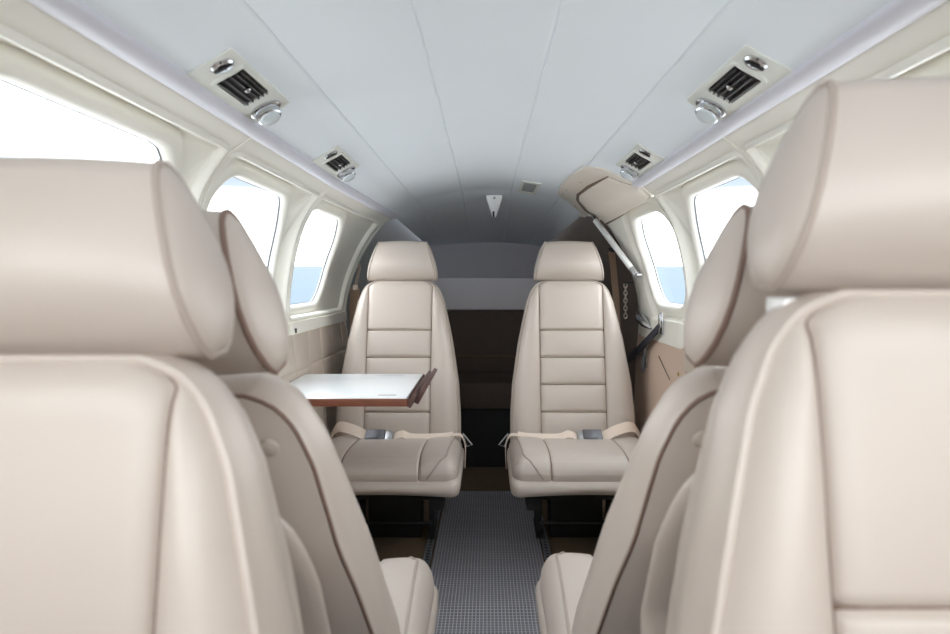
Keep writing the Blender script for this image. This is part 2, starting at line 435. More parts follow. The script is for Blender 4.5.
# unseen cockpit: instrument panel and side walls added to cut light from the front
mb = MB(); mb.box((-.66, -.62, -.02), (.66, -.60, .80)); mb.box((-.66, -.60, .78), (.66, -.38, .80)); tag(obj('wall_front', mb, 'black'), 'unseen dark instrument panel wall added to cut light at the front of the cockpit', 'wall', kind='structure')
for sd, nm in ((-1, 'left'), (1, 'right')):
    mb = MB(); mb.grid([[P(sd, s, y, 0) for y in frange(-.62, .1, 5)] for s in frange(.30, 1.31, 14)])
    tag(obj('wall_cockpit_'+nm, mb, 'quilt', sharp=60), 'lower %s side wall of the cockpit, added unseen to cut light' % nm, 'wall', kind='structure')

# floor
mb = MB(); mb.box((-.60, -.7, -.03), (.60, 4.12, 0)); tag(obj('floor', mb, 'brown'), 'brown carpeted cabin floor', 'floor', kind='structure')
mb = MB(); rows = []
for y in frange(.3, 2.945, 70):
    rows.append([(x, y-1.6, .004+.0034*math.sin(y*27)*bump(y-1.80, .32)+.0010*math.sin(y*57+x*9)) for x in frange(-.185, .192, 12)])
mb.grid(rows)
low = [[(p[0], p[1], .0008) for p in r] for r in (rows[0], rows[-1])]
mb.grid([rows[0], low[0]]); mb.grid([rows[-1], low[1]]); mb.grid([[r[0] for r in rows], [(r[0][0], r[0][1], .0008) for r in rows]]); mb.grid([[r[-1] for r in rows], [(r[-1][0], r[-1][1], .0008) for r in rows]])
tag(obj('floor_runner', mb, 'runner', loc=(0, 1.6, 0)), 'grey ribbed plastic runner along the aisle floor', 'runner')
for sx, lab in ((-1, 'seat rail on the floor left of the aisle runner'), (1, 'seat rail on the floor right of the aisle runner')):
    x = .207*sx+.003
    t = tag(empty('seat_rail', (x, 1.7, 0)), 'dark notched metal '+lab, 'rail', 'seat rails beside the aisle')
    k = MB(); k.box((x-.013, .6, .0005), (x+.013, 2.75, .006), bev=.001); wobj('rail', k, 'black', t)
    k = MB()
    for sgn in (-1, 1):
        k.box((x+sgn*.009-.0035, .6, .006), (x+sgn*.009+.0035, 2.75, .0095))
    wobj('track_edging', k, 'track', t); k = MB()
    for i in range(86): k.lathe([(.0062, 0), (.0062, .0015)], (x, .62+i*.025, .006), (0, 0, 1), 8)
    wobj('stud_pattern', k, 'track', t)

# ------------------------------------------------------------------ seats
HW = [(0, .098), (.005, .114), (.012, .127), (.022, .138), (.036, .148), (.075, .164), (.15, .181), (.235, .199), (.40, .224), (.52, .232), (.66, .233)]
LB = .62
VSEAM = [LB-d for d in (.196, .302, .406, .510)]
XS = .125
def make_backrest(T0, T1, pr=.0032, pm='leather_piping'):
    hw = lambda v: interp(HW, LB-v)
    vs = sorted(set(round(v, 4) for v in frange(0, LB-.08, 26)+frange(LB-.08, LB-.02, 6)+[LB-.016, LB-.012, LB-.009, LB-.006, LB-.003, LB-.0012, LB]+[q+d for q in VSEAM for d in (-.007, -.0035, -.0015, 0, .0015, .0035, .007)]))
    tc = [-1, -.97, -.93, -.85, -.7, -.5, -.25, 0, .25, .5, .7, .85, .93, .97]
    def cols(v):
        h = hw(v); xs = min(XS, h*.93)
        inner = [-xs+2*xs*(i/14) for i in range(15)]
        extra = [s*(xs+d) for s in (-1, 1) for d in (-.007, -.0035, -.0015, .0015, .0035, .007) if True]
        outs = [s*(xs+(h-xs)*t) for s in (-1, 1) for t in (.25, .5, .7, .85, .93, .97, 1)]
        extra = [x for x in extra if abs(x) < h*.97 or True]
        lst = [-h+(h-xs)*t for t in (0, .03, .07, .15, .3, .5, .72, .9, .96)]+[-xs, -xs+.002, -xs+.005]+[-xs+2*xs*i/12 for i in range(1, 12)]+[xs-.005, xs-.002, xs]+[h-(h-xs)*t for t in reversed((0, .03, .07, .15, .3, .5, .72, .9, .96))]
        return lst
    def dep(x, v):
        h = hw(v); e = min(h-abs(x), LB-v+.002, .05)
        y = .020*(1-(1-min(1, e/.034))**2.2)
        xs = min(XS, h*.93)
        y -= .0090*bump(abs(x)-xs, .0036)
        if abs(x) < xs:
            y -= max(.0080*bump(v-q, .0038) for q in VSEAM)
            q = sorted(VSEAM+[0, LB]); i = max(j for j in range(len(q)-1) if q[j] <= v+1e-9); t = (v-q[i])/(q[i+1]-q[i])
            y += .005*math.sin(math.pi*min(1, max(0, t)))*math.cos(x/xs*math.pi/2)
        else:
            t = (abs(x)-xs)/(h-xs); y += .010*math.sin(math.pi*t)*min(1, (LB-v)/.12)
        y -= .03*math.sin(math.pi*min(1, (LB-v)/.5))*0
        return y
    rows = [[(x, -dep(x, v), v) for x in cols(v)] for v in vs]
    n = len(rows[0])
    def loop(rows): return [r[0] for r in rows]+rows[-1][1:-1]+[r[-1] for r in reversed(rows)]+rows[0][-2:0:-1]
    edge = loop(rows)
    T = lambda v: T0+(T1-T0)*min(1, max(0, LB-v)/.17)
    def ringat(f, k, dz): return [(x+math.copysign(k, x)*min(1, abs(x)/.1), f*T(v), v+dz*max(0, (v-LB+.05)/.05)) for x, _, v in edge]
    mb = MB(); mb.grid(rows)
    r0 = edge
    mb.bridge([r0, ringat(.10, .003, .002), ringat(.3, .008, .005), ringat(.55, .009, .005), ringat(.80, .005, .003), ringat(.92, .001, .001), ringat(1, -.002, -.002)])
    back = [[(x-math.copysign(.002, x)*min(1, abs(x)/.1), T(v)+.012*(1-(abs(x)/hw(v))**3)*min(1, (LB-v)/.06), v-.002*max(0, (v-LB+.05)/.05)) for x in cols(v)] for v in vs]
    mb.grid(back)
    bm = bmesh.new(); me0 = mb.mesh('tmp', 'leather'); bm.from_mesh(me0); bmesh.ops.remove_doubles(bm, verts=bm.verts[:], dist=.0004)
    me = bpy.data.meshes.new('backrest'); bmesh.ops.recalc_face_normals(bm, faces=bm.faces[:]); bm.to_mesh(me); bm.free()
    me.materials.append(M['leather']); me.polygons.foreach_set('use_smooth', [True]*len(me.polygons)); me.set_sharp_from_angle(angle=math.radians(70))
    rim = [(x, -.001, v) for x, _, v in [r[0] for r in rows]+rows[-1][1:-1]+[r[-1] for r in reversed(rows)]]
    p = MB(); p.tube(rim, pr, 8); pf = p.mesh('front_piping', pm)
    rim2 = [(x, .975*T(v), v) for x, _, v in rim]
    p = MB(); p.tube(rim2, .0022, 6); pb = p.mesh('back_piping', 'shaded_piping')
    th = MB()
    sv = [v for v in vs]
    for sgn in (-1, 1): th.tube([(sgn*min(XS, hw(v)*.93), -dep(sgn*min(XS, hw(v)*.93), v)+.0005, v) for v in vs[:-1]], .0017, 5)
    for q in VSEAM: th.tube([(x, -dep(x, q)+.0005, q) for x in frange(-XS, XS, 16)], .0017, 5)
    return me, pf, pb, meshes(th, 'seam_line', 'thread')
HH = .146
def hr_w(z): return .136-.040*max(0, z/HH)**1.25
def make_headrest():
    hb = [(0, .012), (.006, .022), (.015, .031), (.03, .041), (.05, .047), (.07, .047), (.09, .042), (.11, .034), (.128, .024), (.139, .016), (.146, .006)]
    zs = [z for z, _ in hb]
    zs = sorted(set(zs+[.022, .04, .06, .08, .1, .12, .134, .143, .003]))
    c = lambda z: .047+.004*math.sin(z/HH*math.pi)
    prof = [(c(z)-interp(hb, z), z, -1) for z in zs]+[(c(z)+interp(hb, z), z, 1) for z in reversed(zs)]
    ts = [-1, -.985, -.96, -.9, -.8, -.65, -.45, -.2, 0, .2, .45, .65, .8, .9, .96, .985, 1]
    rings = []
    for t in ts:
        q = (1-t*t)
        e = .004*(bump(abs(t)-1, .02))
        rings.append([(t*hr_w(z), y+(-1 if f < 0 else .55)*.014*q**.8*math.sin(math.pi*min(1, max(.0, (z+.012)/(HH+.02)))), z+(.004*q if z > .13 else (-.004*q if z < .01 else 0))) for y, z, f in prof])
    mb = MB(); mb.bridge(rings)
    n = len(prof)
    caps = []
    for sg in (-1, 1):
        base = [(sg*hr_w(z), y, z) for y, z, f in prof]; cy, cz = .047, .066
        rr_ = [base]
        for k_, out in ((.93, .0055), (.80, .009), (.55, .0125), (.28, .014), (.03, .0145)):
            rr_.append([(sg*(hr_w(z)+out-.0*k_), cy+(y-cy)*k_, cz+(z-cz)*k_) for _, y, z in base])
        rr_ = [base]+[[(sg*(hr_w(cz+(z0-cz)*k_)+out), cy+(y0-cy)*k_, cz+(z0-cz)*k_) for _, y0, z0 in base] for k_, out in ((.93, .0045), (.80, .008), (.55, .011), (.28, .012), (.03, .0125))]
        mb.bridge(rr_); m = len(mb.v); mb.f.append(tuple(m-n+i for i in range(n)))
        caps.append(base)
    bm = bmesh.new(); bm.from_mesh(mb.mesh('tmp', 'leather')); bmesh.ops.remove_doubles(bm, verts=bm.verts[:], dist=.0003); bmesh.ops.recalc_face_normals(bm, faces=bm.faces[:])
    me = bpy.data.meshes.new('headrest'); bm.to_mesh(me); bm.free(); me.materials.append(M['leather'])
    me.polygons.foreach_set('use_smooth', [True]*len(me.polygons)); me.set_sharp_from_angle(angle=math.radians(75))
    p = MB()
    for b_ in caps: p.tube([(x, y, z) for x, y, z in b_], .0030, 6, closed=True)
    p2 = (meshes(p, 'headrest_piping', 'leather_piping'), meshes(p, 'headrest_piping', 'shaded_piping'))
    return me, p2
CW, CF = .245, -.405
def make_cushion():
    xs = frange(-CW, CW, 30)+[s*(XS+d) for s in (-1, 1) for d in (-.006, -.003, 0, .003, .006)]+[s*(CW-.05*q) for s in (-1, 1) for q in (.1, .25, .45, .7)]
    ys = frange(CF, .05, 22)+[CF+.055*q for q in (.08, .2, .35, .55, .8)]
    zs = frange(.29, .352, 4)+[.352-.045*q for q in (.1, .25, .45, .7)]
    def dfm(p):
        x, y, z = p
        t = min(1, max(0, (z-.29)/.062))
        up = t*(.012*math.sin(math.pi*min(1, max(0, (-y)/.40)))+.020*min(1, max(0, -y/.3)))
        g = max(0, bump(abs(x)-XS, .0035))*.006
        mid = .010*math.cos(x/CW*math.pi/2)
        b = .008*(1 if abs(x) > XS else 0)*math.sin(math.pi*min(1, max(0, (abs(x)-XS)/(CW-XS))))
        z2 = z+up+t*(b*.8+mid*.3-g)
        y2 = y-(.018*math.sin(math.pi*min(1, max(0, (z-.28)/.12)))-g*.8)*(1 if y < CF+.03 else 0)*(1-.25*(x/CW)**2)
        return (x*(1+.02*math.sin(math.pi*t)), y2, z2)
    mb = MB(); mb.rbox(xs, ys, zs, (.036, .055, .045), dfm)
    me = mb.mesh('cushion', 'leather', 75)
    bv = BVHTree.FromPolygons([Vector(p) for p in mb.v], [list(f) for f in mb.f])
    def skin(pts):
        out = []
        for x, y, q in pts:            # q: 0 looking down on the top .. 1 looking at the front
            d = Vector((0, -math.sin(q*math.pi/2), math.cos(q*math.pi/2)))
            c = Vector((x, y if q < .01 else max(y, CF+.05), .318))
            h = bv.ray_cast(c+d*.4, -d)
            if h[0] is not None: out.append(h[0]+h[1]*.0004)
        return out
    p = MB()
    for sg in (-1, 1):
        n = 40; top = [(sg*(.224-.012*i/n), .03-(.03-CF-.05)*i/n, 0) for i in range(n)]
        fr = [(sg*(.212-.062*(i/n)**1.3), CF+.05, i/n*1.02) for i in range(n+1)]
        p.tube(skin(top+fr), .0032, 6)
    pm = meshes(p, 'cushion_piping', 'leather_piping')
    t = MB()
    for sg in (-1, 1):
        n = 30; t.tube(skin([(sg*XS, .0-(-CF-.05)*i/n, 0) for i in range(n)]+[(sg*XS, CF+.05, i/n*1.02) for i in range(n+1)]), .0015, 5)
    return me, pm, meshes(t, 'seam_line', 'thread'), bv
def make_apron():
    xs = frange(-.256, .256, 24)+[s*(.256-.04*q) for s in (-1, 1) for q in (.1, .25, .5, .75)]
    ys = frange(-.425, .05, 16)+[-.425+.04*q for q in (.1, .25, .5, .75)]
    zs = frange(.252, .318, 6)
    def dfm(p):
        x, y, z = p
        d = .012*max(0, (abs(x)-.19)/.07)
        return (x, y-(.006*math.sin((z-.252)/.066*math.pi) if y < -.38 else 0), z+(.0*d)+(.010*math.cos(x/.256*math.pi/2) if z < .28 else 0))
    mb = MB(); mb.rbox(xs, ys, zs, (.034, .045, .022), dfm); return mb.mesh('seat_apron', 'leather', 75)
BRC = make_backrest(.042, .087, .0028); BRP = make_backrest(.052, .088, .0042, 'leather'); HR = make_headrest(); CU = make_cushion(); AP = make_apron()
k = MB(); k.lathe([(.011, 0), (.010, .003), (.006, .0055), (.001, .006)], (0, 0, 0), (0, 1, 0), 16); BT = k.mesh('button', 'leather')
PED = MB()
for sg in (-1, 1):
    PED.box((sg*.138-.012, -.10, .0140), (sg*.138+.012, .05, .035)); PED.box((sg*.138-.010, -.07, .03), (sg*.138+.010, .05, .25))
PED.box((-.098, -.06, .002), (.098, .045, .25), bev=.004); PED = PED.mesh('pedestal', 'black')
SB = MB(); SB.box((-.20, -.36, .20), (-.17, .04, .262)); SB.box((.17, -.36, .20), (.20, .04, .262)); SB.box((-.17, -.24, .195), (.17, -.21, .235)); SB.box((-.17, 0, .195), (.17, .03, .235)); SB.tube([(-.135, -.09, .06), (.135, -.09, .06)], .008)
SB = meshes(SB, 'frame_bar', 'black')
PK = MB()
def make_pocket():
    # padded pocket on the seat back, standing further off towards its foot
    xs = frange(-.187, .187, 16)+[s*(.187-.03*q) for s in (-1, 1) for q in (.1, .3, .6)]
    zs = frange(.05, .495, 22)+[.495-.03*q for q in (.1, .3, .6)]
    def dfm(p):
        x, y, z = p; return (x*(1-.08*max(0, (z-.42)/.07)), y+min(.13, (.495-z)*.80)+.020, z)
    mb = MB(); mb.rbox(xs, frange(.080, .110, 4), zs, (.03, .014, .04), dfm); return mb.mesh('back_pocket', 'leather', 75)
PKM = make_pocket()
def seat(x, y, facing, label, theta, dz, hr_gap, hr_tilt, hr_y, cz=0, csx=1, hsz=1, belt=None, pocket=False, group=None, buttons=True, legs=True):
    t = tag(empty('cabin_seat', (x, y, 0), (0, 0, 0 if facing < 0 else math.pi)), label, 'seat', group)
    objs('frame_bar', SB, t, (0, 0, dz))
    obj('pedestal', PED, None, t, (0, 0, 0)).scale = (1, 1, (.25+dz)/.25)
    obj('seat_apron', AP, None, t, (0, 0, dz+cz)).scale = (csx, 1, 1)
    c = obj('cushion', CU[0], None, t, (0, 0, dz+cz)); c.scale = (csx, 1, 1); objs('piping', CU[1], c); objs('seam_line', CU[2], c)
    th = math.radians(theta); ca, sa = math.cos(th), math.sin(th)
    BR = BRP if pocket else BRC
    b = obj('backrest', BR[0], None, t, (0, 0, .335+dz), (-th, 0, 0))
    obj('back_piping', BR[2], None, b) if facing > 0 else obj('front_piping', BR[1], None, b)
    objs('seam_line', BR[3], b)
    if buttons:
        for bx, by, bz in ((-.122, .0605, .570), (.122, .0605, .570), (-.13, .093, .30), (.13, .093, .30)): obj('button', BT, None, b, (bx, by, bz))
    top = Vector((0, LB*sa, .335+dz+LB*ca))
    h = obj('headrest', HR[0], None, t, (0, top.y+hr_y, top.z+hr_gap), (-math.radians(hr_tilt), 0, 0)); h.scale = (1, 1, hsz); objs('piping', HR[1][1 if facing > 0 else 0], h)
    hp = MB()
    a0 = Vector((0, .05*ca, 0))
    for px in (-.06, .06): hp.tube([(px, top.y+.055-.05*sa, top.z-.05), (px, top.y+hr_y+.05, top.z+hr_gap+.05)], .006, 10)
    obj('headrest_post', hp, 'leather_piping', t)
    if pocket and x > 0:
        k = MB(); k.rbox(frange(-.132, .132, 6), frange(.030, .064, 3), frange(-.020, -.004, 2), (.006, .006, .004)); obj('headrest_plate', k, 'white_plastic', t, (0, top.y+hr_y, top.z+hr_gap))
    if pocket: obj('back_pocket', PKM, None, t, (0, 0, .335+dz), (-th, 0, 0))
    return t, th
S = {}
S['rl'] = seat(-.342, 2.47, -1, 'rear left beige leather seat with table in front of it', 11, .008, .007, 4, .0, hsz=1.075)
S['rr'] = seat(.331, 2.47, -1, 'rear right beige leather seat beside the gas strut', 11, .008, .007, 4, .0, hsz=1.075)
S['ml'] = seat(-.344, .975, 1, 'second left beige leather seat, reclined, turned away behind the nearest left seat', 27, -.034, .021, 13, -.004, cz=.032, csx=.95, hsz=1.07)
S['mr'] = seat(.345, .985, 1, 'second right beige leather seat, reclined, turned away behind the nearest right seat', 27, -.028, .021, 13, -.004, cz=.032, csx=.95, hsz=1.07)
S['pl'] = seat(-.345, .38, -1, 'nearest left beige leather seat cut off by the left photo edge', 8, -.055, -.001, -2, -.010, pocket=True, buttons=False)
S['pr'] = seat(.339, .355, -1, 'nearest right beige leather seat standing tallest at the right photo edge', 8, -.008, .003, -2, -.016, pocket=True, buttons=False)

# lap belts lying across the two rear seats (fixed to the seats)
def drape(bv, pts, off=.002, n=7):
    out = []
    for p in spline(pts, n):
        h = bv.ray_cast(Vector((p.x, p.y, .8)), Vector((0, 0, -1)))
        z = (h[0].z+off) if h[0] is not None else None
        out.append(Vector((p.x, p.y, max(p.z, z) if z is not None else p.z)))
    return out
def belt(t, sx, bx):
    k = MB(); bv = CU[3]
    far, near = -sx, sx      # near: the aisle end
    k.ribbon(drape(bv, [(far*.25, -.02, .36), (far*.21, -.06, .412), (far*.15, -.085, .408), (far*.10, -.09, .385), (bx+(far*.03), -.088, .375)]), (0, .75, .65), .046)
    k.ribbon(drape(bv, [(bx+near*.05, -.088, .375), (bx+near*.09, -.085, .392), (bx+near*.13, -.075, .378), (near*.17, -.06, .376), (near*.215, -.05, .380)]), (0, .8, .5), .036)
    k.ribbon(spline([(near*.205, -.05, .380), (near*.240, -.045, .380), (near*.256, -.045, .362), (near*.262, -.05, .33), (near*.260, -.05, .26)], 6), (0, 1, .1), .030)
    o = obj('seat_belt', k, 'webbing', t)
    z = drape(bv, [(bx, -.085, 0), (bx+.01, -.085, 0)])[0].z
    BM = Matrix.Translation((bx, -.088, z+.012)) @ Matrix.Rotation(.6, 4, 'X')
    b = MB(); b.box((-.040, -.026, -.004), (.030, .026, .014), BM, bev=.004)
    b.box((-.034, -.019, .014), (.010, .019, .017), BM, bev=.001)
    obj('buckle', b, 'buckle_metal', o)
    b = MB(); b.box((.046*near-.014, -.020, .001), (.046*near+.014, .020, .010), BM, bev=.002)
    obj('tongue', b, 'satin', o)
    r = MB(); r.tube([(near*.252, -.045, .385), (near*.287, -.055, .345), (near*.266, -.06, .340), (near*.255, -.05, .365)], .0028, 6, closed=True); obj('adjuster_ring', r, 'satin', o)
belt(S['rl'][0], 1, -.062); belt(S['rr'][0], -1, .060)

# ------------------------------------------------------------------ folding table
TX0, TX1, TY0, TY1, TZ = -.632, -.222, 1.785, 2.27, .63
t = tag(empty('folding_table', (-.42, 2.0, TZ-.03)), 'white folding table with walnut edge before the left rear seat', 'table')
k = MB(); k.box((TX0, TY0+.006, TZ-.012), (TX1, TY1-.006, TZ), bev=.002); wobj('table_top', k, 'laminate', t)
k = MB(); k.box((TX0, TY0-.002, TZ-.022), (TX1+.004, TY0+.006, TZ-.001), bev=.0015); k.box((TX0, TY1-.006, TZ-.022), (TX1+.004, TY1+.002, TZ-.001), bev=.0015); k.box((TX0, TY0+.006, TZ-.022), (TX1+.004, TY1-.006, TZ-.0125), bev=.0015); wobj('wood_edging', k, 'wood', t)
lipm = lambda y, tilt: Matrix.Translation((TX1+.004, y, TZ-.014)) @ Matrix.Rotation(tilt, 4, 'Y')
k = MB(); k.box((0, TY0-.004, -.008), (.012, TY1+.002, .030), Matrix.Translation((TX1+.005, 0, TZ-.014)) @ Matrix.Rotation(math.radians(28), 4, 'Y'), bev=.002)
k.box((.0125, TY0+.03, .004), (.026, TY1+.004, .046), Matrix.Translation((TX1+.005, 0, TZ-.014)) @ Matrix.Rotation(math.radians(28), 4, 'Y'), bev=.002)
wobj('lip_strip', k, 'dark_wood', t)
k = MB(); k.box((TX1-.085, TY0+.045, TZ+.0002), (TX1-.035, TY0+.062, TZ+.0008)); k.box((TX1-.16, TY1-.05, TZ+.0002), (TX1-.06, TY1-.036, TZ+.0008)); wobj('placard', k, 'placard', t)
k = MB(); k.box((TX0-.006, TY0+.03, TZ-.045), (TX0+.02, TY1-.03, TZ-.028), bev=.003); k.tube([(TX0+.01, 2.0, TZ-.05), (-.46, 2.0, TZ-.03)], .008); wobj('bracket_bar', k, 'satin', t)

# ------------------------------------------------------------------ overhead units: outlet, reading light, air jack
def overhead(sd, y0, label):
    o = P(sd, -.09, y0+.15, 0)
    t = tag(empty('overhead_unit', o), label, 'air vent', 'overhead vent and light units')
    sA, sB = -.128, -.038
    pl = patch(sd, rr(sA, sB, y0, y0+.30, [.008, .008, .008, .008]), .004, -.0035, inset=.002); wobj('cover_plate', pl, 'plate', t, 50)
    g0, g1, v0, v1 = -.112, -.062, y0+.065, y0+.195
    fr = MB(); ring = lambda d: rr(g0-d, g1+d, v0-d, v1+d, .002+max(0, d))
    fr.bridge([lift(sd, ring(.010), -.003), lift(sd, ring(.009), -.0075), lift(sd, ring(.001), -.0075), lift(sd, ring(0), -.004)]); f = wobj('vent_frame', fr, 'plate', t, 40)
    w = patch(sd, rr(g0, g1, v0, v1, .001), .0, -.0042, inset=.0005); wobj('vent_well', w, 'vent_dark', t)
    for i in range(5):
        s = g0+(g1-g0)*(i+.5)/5
        b = MB(); b.bridge([[P(sd, s+ds, v0+.002, of), P(sd, s+ds, (v0+v1)/2, of), P(sd, s+ds, v1-.002, of)] for ds, of in ((-.0022, -.0044), (.0004, -.0105), (.0016, -.0100), (-.0010, -.0044))], closed=False)
        wobj('louvre', b, 'louvre', t)
    b = MB(); c = Vector(P(sd, (g0+g1)/2, (v0+v1)/2, -.0085)); nrm = (Vector(P(sd, (g0+g1)/2, (v0+v1)/2, -.02))-c).normalized()
    b.lathe([(.006, 0), (.006, .004), (.003, .007), (.0005, .0075)], c, nrm, 12); wobj('vent_knob', b, 'chrome', t)
    sc_, yc = -.078, y0+.262; c = Vector(P(sd, sc_, yc, -.003)); nrm = (Vector(P(sd, sc_, yc, -.02))-c).normalized()
    aim = (nrm+Vector((-sd*.15, -.25, -.2))).normalized()
    b = MB(); b.lathe([(.031, 0), (.031, .004), (.027, .007), (.024, .007)], c, nrm, 28); l = wobj('light_bezel', b, 'chrome', t)
    b = MB(); b.lathe([(.020, -.004), (.024, .004), (.0245, .012), (.0235, .021), (.021, .023)], c, aim, 28); wobj('light_barrel', b, 'chrome', t)
    b = MB(); b.lathe([(.0208, .0215), (.019, .0255), (.012, .028), (.001, .029)], c, aim, 24); wobj('lens', b, 'lens', t)
    sc_, yc = -.088, y0+.028; c = Vector(P(sd, sc_, yc, -.003)); nrm = (Vector(P(sd, sc_, yc, -.02))-c).normalized()
    b = MB(); b.lathe([(.0195, 0), (.0195, .002), (.016, .005), (.011, .0045), (.010, .002)], c, nrm, 24); wobj('jack_ring', b, 'chrome', t)
    b = MB(); b.lathe([(.0085, .002), (.008, .004), (.001, .005)], c, nrm, 14); b.box((-.003, -.016, .004), (.003, .016, .0062), Matrix.Translation(c) @ nrm.to_track_quat('Z', 'Y').to_matrix().to_4x4()); wobj('jack_cap', b, 'vent_dark', t)
overhead(-1, 1.0, 'left overhead air vent and light unit above the front left window')
overhead(-1, 1.715, 'left overhead air vent and light unit near the rear left window')
overhead(1, .985, 'right overhead air vent and light unit above the nearest right seat')
overhead(1, 1.69, 'right overhead air vent and light unit ahead of the door panel')

# small ceiling grille and coat hook
gc = Vector(P(1, -.337, 2.78, -.001))
t = tag(empty('ceiling_grille', gc), 'small square grey ceiling grille right of the white ceiling hook', 'grille')
k = MB(); q = rr(-.375, -.298, 2.62, 2.92, .004); q2 = rr(-.362, -.311, 2.655, 2.885, .003)
k.bridge([lift(1, q, .002), lift(1, q, -.004), lift(1, q2, -.004), lift(1, q2, -.001)]); wobj('grille_frame', k, 'plate', t, 40)
k = patch(1, rr(-.362, -.311, 2.656, 2.884, .002), .001, -.0015, inset=.0005); wobj('grille_mesh', k, mat('grille_mesh', hexlin(165, 168, 168), .6), t)
t = tag(empty('ceiling_hook', (.034, 3.05, 1.355)), 'white wedge-shaped ceiling hook at the end of the headliner', 'hook')
k = MB(); v = []
for z, hw_, y0, y1 in ((1.368, .038, 2.90, 2.955), (1.352, .036, 2.90, 2.955), (1.31, .022, 2.908, 2.95), (1.282, .013, 2.915, 2.945), (1.268, .009, 2.922, 2.94)):
    v.append([(.034-hw_, y0+.006, z), (.034-hw_*.6, y0, z), (.034+hw_*.6, y0, z), (.034+hw_, y0+.006, z), (.034+hw_, y1, z), (.034-hw_, y1, z)])
v = [[(x, y+.12, z-.014) for x, y, z in r] for r in v]; k.bridge(v); k.f += [(0, 1, 2, 3, 4, 5), tuple(len(k.v)-6+i for i in range(6))]; wobj('hook_body', k, 'white_plastic', t, 30)
k = MB(); k.lathe([(.006, 0), (.006, .002), (.001, .003)], (.034, 3.0205, 1.340), (0, -1, .2), 12); wobj('screw', k, 'satin', t)
k = MB(); k.box((.026, 3.032, 1.252), (.035, 3.037, 1.280)); wobj('hook_slot', k, 'vent_dark', t)

# ------------------------------------------------------------------ right rear door: liner, flange, strut, strap, handles
d = tag(empty('door_1', P(1, .0, 2.4, 0)), 'beige curved upper door liner beside the right rear window', 'door', kind='structure')
fl = dens([(-.10, 2.085), (-.150, 2.115), (-.197, 2.19), (-.222, 2.40), (-.226, 2.63), (-.212, 2.76), (-.177, 2.83), (-.10, 2.85), (.0, 2.835), (.06, 2.80), (.07, 2.5), (.05, 2.12), (-.02, 2.075)], 5)
wobj('door_flange', patch(1, fl, .004, -.008, inset=.004), 'beige', d)
gp = dens([(-.114, 2.14), (-.142, 2.40), (-.147, 2.62), (-.125, 2.70), (-.06, 2.755), (.03, 2.79), (.085, 2.775), (.075, 2.5), (.05, 2.13), (-.02, 2.078)], 5)
wobj('door_gap', patch(1, gp, -.006, -.0088, inset=.001), mat('door_gap', hexlin(120, 104, 90), .7), d)  # strip coloured dark for the shaded gap between flange and liner
ln = dens([(-.108, 2.14), (-.125, 2.40), (-.129, 2.57), (-.108, 2.625), (-.045, 2.672), (.02, 2.70), (.072, 2.70), (.064, 2.4), (.048, 2.13), (-.016, 2.08)], 5)
wobj('door_liner', patch(1, ln, -.008, -.022, inset=.005), 'beige', d)
for s, y in ((-.19, 2.62), (-.19, 2.72), (-.17, 2.40), (-.09, 2.80)):
    c = Vector(P(1, s, y, -.008)); nr = (Vector(P(1, s, y, -.02))-c).normalized(); k = MB(); k.lathe([(.005, 0), (.005, .0015), (.001, .002)], c, nr, 10); wobj('screw', k, 'satin', d)
# lower half of the door
lw = MB(); lw = lower(1, .585, 1.31, 2.10, 2.745, (), ())
d2 = tag(obj('door_2', lw, 'tan', sharp=60), 'tan leather lower door under the right rear window', 'door', kind='structure')
k = patch(1, rr(.495, .592, 2.14, 2.70, .02), .006, -.006); obj('armrest_panel', k, 'cream', wins[6])
k = MB(); c = Vector(P(1, .690, 2.55, -.006)); k.lathe([(.013, 0), (.013, .006), (.008, .010), (.001, .011)], c, (-1, 0, 0), 16); latch = obj('latch_boss', k, 'chrome', d2)
k = MB(); k.tube([c+Vector((-.012, .01, -.03)), c+Vector((-.014, 0, .0)), c+Vector((-.014, -.015, .03)), c+Vector((-.012, -.032, .075))], [.004, .009, .009, .002], 8); obj('latch_lever', k, 'gasket', d2)
k = MB(); k.tube([P(1, .64, 2.40, -.004), P(1, .705, 2.25, -.004)], .0022, 6); obj('slot_line', k, 'dark_brown', d2)
k = MB(); c = Vector(P(1, .665, 2.16, -.003)); k.lathe([(.007, 0), (.006, .003), (.001, .004)], c, (-1, 0, 0), 12); obj('stud', k, mat('brass', hexlin(190, 160, 90), .3, metal=1.), d2)
t = tag(empty('door_pull', P(1, .55, 2.6, -.01)), 'chrome spoon-shaped door pull under the right rear window', 'handle')
a = Vector(P(1, .462, 2.745, -.010)); b_ = Vector(P(1, .540, 2.53, -.010))
k = MB(); pth = [a.lerp(b_, q)+Vector((-.014*math.sin(q*math.pi), 0, 0)) for q in (0, .12, .3, .45, .6, .75, .9, 1)]
k.tube(pth, [.003, .004, .010, .017, .021, .019, .011, .004], 12); wobj('pull_grip', k, 'chrome', t)
k = MB(); k.tube([a, a+Vector((.02, 0, 0))], .004, 8); k.tube([b_, b_+Vector((.02, 0, 0))], .004, 8); wobj('pull_post', k, 'satin', t)
t = tag(empty('strap_bracket', P(1, .50, 2.37, -.008)), 'small chrome bracket holding the navy strap on the door', 'bracket')
c = Vector(P(1, .505, 2.375, -.008)); k = MB(); k.box((-.008, -.014, -.045), (0, .014, .035), Matrix.Translation(c), bev=.003); k.box((-.014, -.009, -.02), (-.008, .009, .03), Matrix.Translation(c), bev=.002); wobj('bracket_body', k, 'chrome', t)
t = tag(empty('door_strap', P(1, .6, 2.6, -.03)), 'dark navy pull strap slanting down behind the right rear seat', 'strap')
k = MB(); p0 = Vector(P(1, .525, 2.37, -.024)); p1 = Vector((.612, 2.86, .60))
